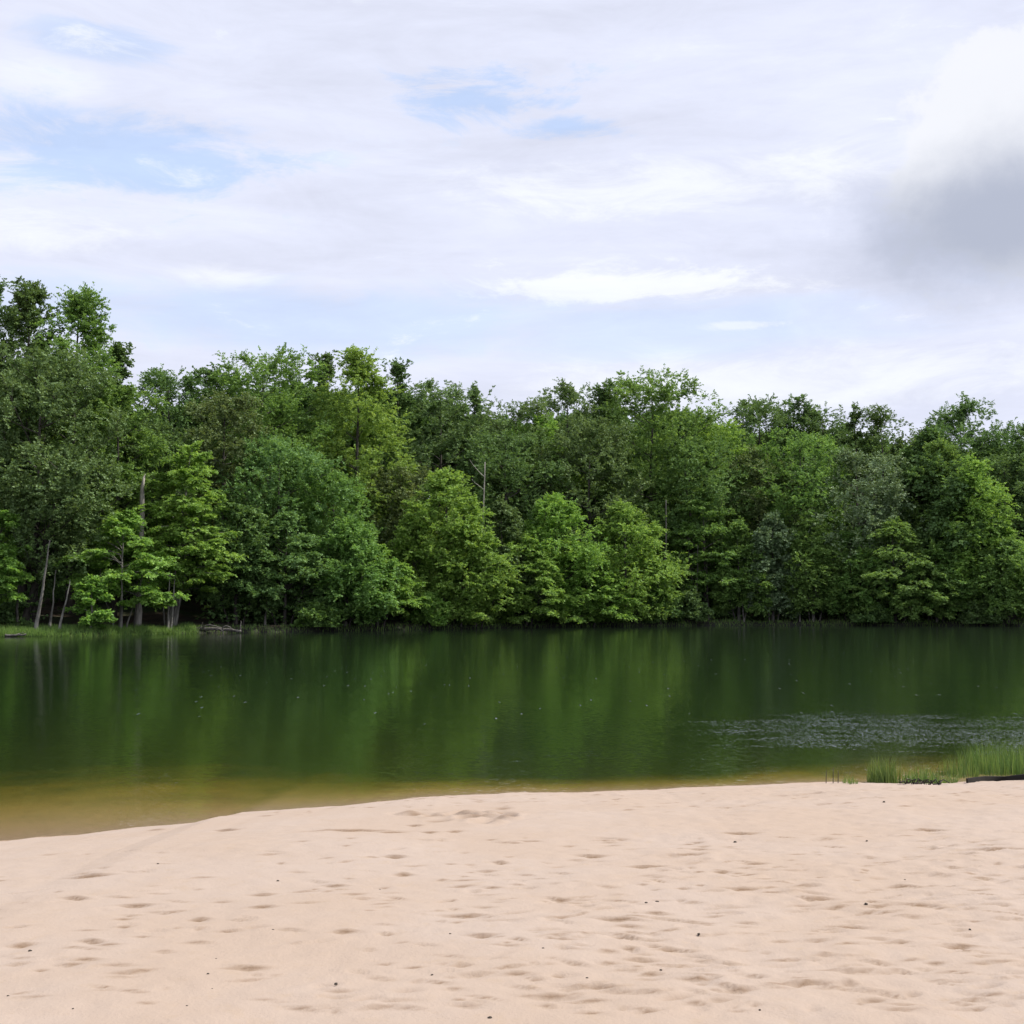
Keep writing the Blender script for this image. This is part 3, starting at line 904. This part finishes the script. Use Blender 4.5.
m_grass = leaf_mat('bank grass', (.036, .076, .011), (.060, .116, .016), (.095, .150, .027), .35, .02)
m_reed = leaf_mat('green reed grass', (.024, .048, .007), (.040, .080, .009), (.075, .110, .018), .3, .05)
n = 26000
px = np.concatenate([rng.uniform(-60, 200, 17000), rng.uniform(200, 1100, 9000)])
bk = np.where(px < 200, rng.uniform(0, 1, n) ** 1.8 * 5.0, rng.uniform(0, 1, n) ** 1.5 * 2.2)
X = (px - 512) / F * (np.interp(px, [p[0] for p in far_px], FP[:, 1]) + bk)
Y = yfar(X) + bk - .15
Z = np.maximum(land_z(Y - yfar(X), X, Y), -.05)
clump = fbm(X * .6, Y * .6, 3, 51) + .5
keep = rng.rand(n) < np.where(px < 200, 1.1 * clump + .25, clump * 1.1)
P = np.stack([X, Y, Z], 1)[keep]
h = rng.uniform(.12, .42, len(P)) * (.5 + clump[keep])
tag(grass('grass', P, h, np.full(len(P), .035), m_grass, rng), 'green grass fringing the far bank at the water', 'grass', kind='stuff')


# ------------------------------------------------------------------ driftwood on the far shore
def branches(name, specs, label, cat, mat, loc, parts=None, group=None):
    o = empty(name, loc, label, cat, group)
    for nm, pts, r0, r1 in specs:
        pts = np.array(pts, float)
        k = np.linspace(0, 1, 9)
        u = np.linspace(0, 1, len(pts))
        pp = np.stack([np.interp(k, u, pts[:, i]) for i in range(3)], 1)
        pp += rs(len(nm) + int(pts.sum() * 100) % 97).normal(0, .025, pp.shape)
        link(nm, tube_mesh(nm, [(pp, np.linspace(r0, r1, 9), 7)], mat), o)
    return o


Y = float(yfar(np.array([at(218, 630, 90)[0]]))[0]) - .5
b = at(218, 630, Y)
branches('driftwood', [('log', [(-1.3, .2, .35), (-.2, 0, .32), (.9, -.1, .22), (1.7, -.2, .18)], .13, .09),
                       ('branch', [(1.65, -.2, .15), (1.7, -.2, .55), (1.66, -.2, .85)], .06, .03),
                       ('branch', [(-.2, -.2, -.05), (.1, -.25, .42), (.45, -.25, .1), (.5, -.3, -.1)], .05, .03),
                       ('branch', [(-1.3, .1, .35), (-.6, -.1, .62), (.3, -.2, .40)], .06, .03),
                       ('branch', [(-1.9, .2, .2), (-1.3, .1, .5), (-1.1, .1, .8)], .05, .02),
                       ('branch', [(.2, -.1, .3), (.7, -.2, .55), (1.3, -.3, .2)], .05, .03)],
         'tangle of weathered driftwood lying at the far waterline right of the grassy bank', 'driftwood', BARK['grey'], (b[0], Y, 0))
Y = float(yfar(np.array([at(16, 635, 81)[0]]))[0]) - .35
b = at(16, 635, Y)
branches('fallen_log', [('log', [(-.7, 0, .10), (0, 0, .12), (.6, .1, .16)], .09, .06), ('branch', [(.2, 0, .15), (.5, -.05, .3)], .03, .015)],
         'short pale log floating at the grassy bank by the left edge', 'log', BARK['grey'], (b[0], Y, 0))

# ------------------------------------------------------------------ near bank on the right: grass clumps, stalks, edging
GC = 'grass clumps at the near water edge'


def clump_at(name, px, py, wpx, hpx, n, label, mat=m_reed, group=GC, depth=.25, lean=.22, wet=False):
    rng = rs(int(px * 7 + py))
    q = on_plane(px, py, 0.0) if wet else on_sand(px, py)
    k = q[1] / F
    rx = wpx * .5 * k
    th = rng.uniform(0, 6.28, n); rr = np.sqrt(rng.uniform(0, 1, n))
    x = np.cos(th) * rr * rx; y = np.sin(th) * rr * depth
    z = np.array([min(max(sand_z(q[0] + a, q[1] + b_), -.25), .4) for a, b_ in zip(x, y)]) - q[2] - .02
    hp = hpx * k * rng.uniform(.35, 1.05, n) * (1 - .35 * rr ** 2) - np.minimum(z, 0)
    P = np.stack([x, y, z], 1)
    V, qd, ti = blades(P, hp, np.full(n, .011), rng, lean)
    o = link(name, mesh_np(name, V, qd, mat, {'tint': ('FACE', ti)}))
    o.location = q
    return tag(o, label, 'grass', group)


clump_at('grass_clump', 850, 783, 12, 13, 70, 'small lone grass tuft on the sand at the water edge', lean=.3)
clump_at('grass_clump', 884, 781, 32, 34, 420, 'tall upright grass clump standing in the water, left of the low clumps')
clump_at('grass_clump', 921, 782, 36, 25, 300, 'middle grass clump with a dark wet base at the sand edge')
clump_at('grass_clump', 944, 782, 30, 14, 160, 'low sprawling grass left of the black edging board', lean=.6)
clump_at('reed_bed', 1002, 773, 80, 40, 1000, 'thick green reeds behind the black edging board at the right edge', depth=.7, lean=.15)
clump_at('reed_bed', 958, 776, 36, 26, 200, 'thin short reeds in the water left of the thick reed bed', depth=.5, lean=.2)
for px, py, h in ((826, 783, 13), (833, 783, 15), (838, 783, 12)):
    q = on_sand(px, py); k = q[1] / F
    o = link('dry_stalk', tube_mesh('dry_stalk', [(np.array([[0, 0, -.05], [.004, 0, h * k * .5], [.012, .01, h * k]]), np.array([.006, .005, .003]), 5)], BARK['dark']))
    o.location = q
    tag(o, {826: 'left one of three thin dry stalks at the water edge', 833: 'tallest, middle one of three thin dry stalks at the water edge',
            838: 'right one of three thin dry stalks beside the lone grass tuft'}[px], 'stalk', 'thin dry stalks at the water edge')

m_edge, t = newmat('black edging')
out = t.n('ShaderNodeOutputMaterial'); ge = t.n('ShaderNodeNewGeometry')
nz = t.noise(ge.outputs['Position'], 14, 4, .6)
p = t.n('ShaderNodeBsdfPrincipled'); t.l(t.mix(nz, rgb(.012, .011, .010), rgb(.03, .027, .022)), p.inputs['Base Color']); p.inputs['Roughness'].default_value = .9; p.inputs['Specular IOR Level'].default_value = .1
t.l(p.outputs[0], out.inputs[0])
pp = []
for px, py in ((967, 783), (985, 780.5), (1005, 780), (1024, 779.5), (1060, 779)):
    pp.append(on_sand(px, py))
pp = np.array(pp)
V, Q = [], []
for i, a in enumerate(pp):
    zt = a[2] + .055 + (0.012 if i % 2 else 0)
    for dy, z in ((-.03, a[2] - .12), (-.03, zt), (.03, zt), (.03, a[2] - .12)):
        V.append((a[0] - pp[0, 0], a[1] + dy - pp[0, 1], z - pp[0, 2]))
for i in range(len(pp) - 1):
    for k in range(4):
        Q.append((4 * i + k, 4 * i + (k + 1) % 4, 4 * i + 4 + (k + 1) % 4, 4 * i + 4 + k))
Q.append((0, 1, 2, 3)); Q.append((16, 19, 18, 17))
o = link('edging_board', mesh_np('edging_board', V, Q, m_edge)); o.location = pp[0]
tag(o, 'black edging board holding the grass back from the sand at right', 'edging')
m_deb = bark_mat('wet dark debris', (.016, .013, .010), (.055, .042, .03), 20)
q = on_sand(918, 784)
specs = []
for k in range(7):
    a = rs(k).uniform(-.26, .26); specs.append(('stick', [(a - .1, .02 * k % .05, .012), (a, 0, .02), (a + .12, .03, .012)], .010, .006))
branches('wet_debris', specs, 'dark line of wet sticks at the foot of the middle grass clump', 'debris', m_deb, tuple(q))

# dark scraps on the sand
scr = [(490, 1018, 4.0), (336, 984, 3.0), (273, 930, 2.2), (216, 959, 2), (208, 974, 2.4), (212, 989, 2), (278, 881, 2.2), (380, 889, 2), (450, 934, 2.2), (646, 903, 2.6), (657, 902, 3.0),
       (866, 904, 3), (667, 967, 2.2), (699, 934, 2.4), (587, 978, 2), (661, 970, 2), (735, 842, 2.4), (884, 802, 2.4), (555, 949, 2), (432, 974, 1.8), (158, 864, 2), (30, 951, 3), (73, 1009, 2), (8, 996, 2), (867, 841, 2),
       (543, 948, 2.0), (905, 880, 1.8), (970, 930, 2), (760, 1010, 2), (187, 1006, 2)]
SG = 'dark scraps scattered on the sand'
for k, (px, py, s) in enumerate(scr):
    rng = rs(k + 300)
    q = on_sand(px, py); r = s * .48 * q[1] / F
    a = np.linspace(0, 2 * math.pi, 9, endpoint=False)
    ring = np.stack([np.cos(a) * r * rng.uniform(.8, 1.5, 9), np.sin(a) * r * rng.uniform(.7, 1.2, 9), rng.uniform(.3, .7, 9) * r], 1)
    lo = ring * [1.05, 1.05, 0] + [0, 0, -r * .4]
    V = np.concatenate([ring, lo, [[0, 0, r * 1.0]]])
    fc = [(i, (i + 1) % 9, 18) for i in range(9)] + [(9 + i, 9 + (i + 1) % 9, (i + 1) % 9) for i in range(9)] + [(9 + i, (i + 1) % 9, i) for i in range(9)]
    o = link('bark_scrap', mesh_np('bark_scrap', V, np.array(fc), m_deb)); o.location = q
    lab = 'small dark scrap of bark lying on the pale sand'
    if k == 0: lab = 'largest dark bark scrap on the sand, at the bottom edge near the middle'
    tag(o, lab, 'scrap', SG)

print('LEAVES', NL_)
# ------------------------------------------------------------------ sun, sky with clouds
SUN_EL, SUN_AZ = math.radians(52), math.radians(78)
sd = Vector((math.sin(SUN_AZ) * math.cos(SUN_EL), math.cos(SUN_AZ) * math.cos(SUN_EL), math.sin(SUN_EL)))
L = bpy.data.lights.new('sun', 'SUN'); L.energy = 4.0; L.angle = math.radians(1.5); L.color = (1.0, .955, .88)
lo = bpy.data.objects.new('sun', L); COL.objects.link(lo); lo.rotation_euler = sd.to_track_quat('Z', 'Y').to_euler()

W = bpy.data.worlds.new('World'); C.world = W; W.use_nodes = True
t = NT(W.node_tree)
out = t.n('ShaderNodeOutputWorld')
tc = t.n('ShaderNodeTexCoord')
dv = t.vm('NORMALIZE', tc.outputs['Generated'])
sep = t.n('ShaderNodeSeparateXYZ'); t.l(dv, sep.inputs[0])
az = t.m('ARCTAN2', sep.outputs[0], sep.outputs[1])
el = t.m('ARCSINE', sep.outputs[2])
sky = t.n('ShaderNodeTexSky', sky_type='NISHITA'); sky.sun_disc = False
sky.sun_elevation = SUN_EL; sky.sun_rotation = SUN_AZ; sky.dust_density = 1.5
cv = t.vm('MULTIPLY', dv, (1, 1, 3.2))
nA = t.noise(cv, 2.6, 6, .58, dist=.3)
nB = t.noise(cv, 10, 9, .68, dist=.5)
nC = t.noise(t.vm('MULTIPLY', dv, (1, 1, 7)), 5.0, 6, .6, dist=.5)
nS = t.noise(t.vm('MULTIPLY', dv, (1, 1, 1.2)), 9.0, 8, .62)


def azel(px, py):
    d = ray(px, py); d = d / np.linalg.norm(d)
    return math.atan2(d[0], d[1]), math.asin(d[2])


def blob(px, py, wx, wy, noise, k, lo=.45, hi=1.25):
    """soft ragged region of sky: 1 inside"""
    a, e = azel(px, py)
    ra, re = wx / F, wy / F
    u = t.m('DIVIDE', t.m('SUBTRACT', az, a), ra); v = t.m('DIVIDE', t.m('SUBTRACT', el, e), re)
    r = t.m('ADD', t.m('MULTIPLY', u, u), t.m('MULTIPLY', v, v))
    w = t.m('POWER', 2.71828, t.m('MULTIPLY', r, -1.0))
    w = t.m('ADD', w, t.m('MULTIPLY', t.m('SUBTRACT', noise, .5), k))
    return t.sstep(w, lo, hi)


def mx_(a, b):
    return t.m('MAXIMUM', a, b)


blue = mx_(mx_(blob(105, 150, 195, 54, nB, 2.4, .36, .95), blob(500, 98, 120, 32, nB, 3.2, .42, 1.05)), mx_(blob(575, 128, 90, 18, nB, 2.0, .40, .9), t.m('MULTIPLY', blob(100, 40, 90, 22, nB, 2.6, .45, 1.1), .6)))
blue = mx_(blue, t.m('MULTIPLY', blob(300, 318, 420, 45, nB, 1.5, .3, 1.0), .6))
blue = mx_(blue, t.m('MULTIPLY', blob(700, 325, 300, 40, nC, 1.5, .3, 1.0), .5))
blue = mx_(blue, t.m('MULTIPLY', t.sstep(nA, .56, .75), t.sstep(el, .40, .6)))
streak = blob(640, 288, 175, 15, nB, 3.6, .35, 1.0)
streak = mx_(streak, t.m('MULTIPLY', blob(745, 325, 50, 7, nB, 2.0, .4, .8), .7))
streak = mx_(streak, t.m('MULTIPLY', blob(215, 275, 70, 18, nB, 1.8, .35, .95), .7))
streak = mx_(streak, t.m('MULTIPLY', blob(690, 185, 260, 32, nB, 2.6, .3, 1.1), .7))
streak = mx_(streak, t.m('MULTIPLY', blob(770, 385, 330, 36, nB, 1.8, .3, 1.0), .7))
streak = mx_(streak, t.m('MULTIPLY', blob(40, 235, 110, 24, nB, 1.8, .3, 1.0), .8))
streak = mx_(streak, t.m('MULTIPLY', blob(40, 85, 90, 22, nB, 1.8, .35, .95), .4))
ccol = t.mix(streak, t.mix(blue, rgb(.665, .695, .830), rgb(.550, .660, .905)), rgb(.79, .815, .875))
lum = t.n('ShaderNodeMix', data_type='RGBA', blend_type='MULTIPLY'); lum.inputs[0].default_value = 1
t.l(ccol, lum.inputs[6])
g = t.m('MULTIPLY_ADD', t.m('SUBTRACT', t.m('ADD', t.m('ADD', nA, nC), t.m('MULTIPLY', nB, .8)), 1.4), .30, 1.04)
cg = t.n('ShaderNodeCombineColor'); [t.l(g, cg.inputs[i]) for i in range(3)]
t.l(cg.outputs[0], lum.inputs[7])
ccol = lum.outputs[2]
# cumulus at the right: crisp white billow above, soft grey base below
cumw = blob(1050, 165, 170, 118, nS, 1.3, .38, .52)
ccol = t.mix(t.m('MULTIPLY', cumw, .9), ccol, rgb(.80, .815, .86))
cumg = blob(1015, 222, 190, 74, nS, .8, .16, .95)
ccol = t.mix(t.m('MULTIPLY', cumg, .92), ccol, rgb(.385, .422, .530))
cum = mx_(cumw, cumg)
bg1 = t.n('ShaderNodeBackground'); t.l(sky.outputs[0], bg1.inputs[0]); bg1.inputs[1].default_value = .15
bg2 = t.n('ShaderNodeBackground'); t.l(ccol, bg2.inputs[0]); bg2.inputs[1].default_value = 1.0
cover = t.m('SUBTRACT', 1.0, t.m('MULTIPLY', blue, .26))
cover = mx_(cover, cum)
cover = mx_(cover, t.m('MULTIPLY', t.sstep(az, .15, .24), t.m('SUBTRACT', 1.0, t.sstep(az, .6, .8))))
mxs = t.n('ShaderNodeMixShader'); t.l(cover, mxs.inputs[0]); t.l(bg1.outputs[0], mxs.inputs[1]); t.l(bg2.outputs[0], mxs.inputs[2])
t.l(mxs.outputs[0], out.inputs[0])
W.cycles.sampling_method = 'MANUAL'; W.cycles.sample_map_resolution = 512

# ------------------------------------------------------------------ camera and render settings
cam = bpy.data.cameras.new('camera'); cam.sensor_width = 36; cam.lens = 36 * F / 1024
cam.clip_start = .1; cam.clip_end = 12000
co = bpy.data.objects.new('camera', cam); COL.objects.link(co)
co.location = (0, 0, ZC); co.rotation_euler = (math.pi / 2 + PITCH, 0, 0)
C.camera = co
C.view_settings.view_transform = 'Standard'; C.view_settings.look = 'None'
C.view_settings.exposure = .22; C.view_settings.gamma = 1
cy = C.cycles
cy.max_bounces = 9; cy.diffuse_bounces = 5; cy.glossy_bounces = 3; cy.transmission_bounces = 4; cy.volume_bounces = 1; cy.transparent_max_bounces = 12
cy.caustics_reflective = False; cy.caustics_refractive = False
cy.use_denoising = True
cy.sample_clamp_indirect = 6
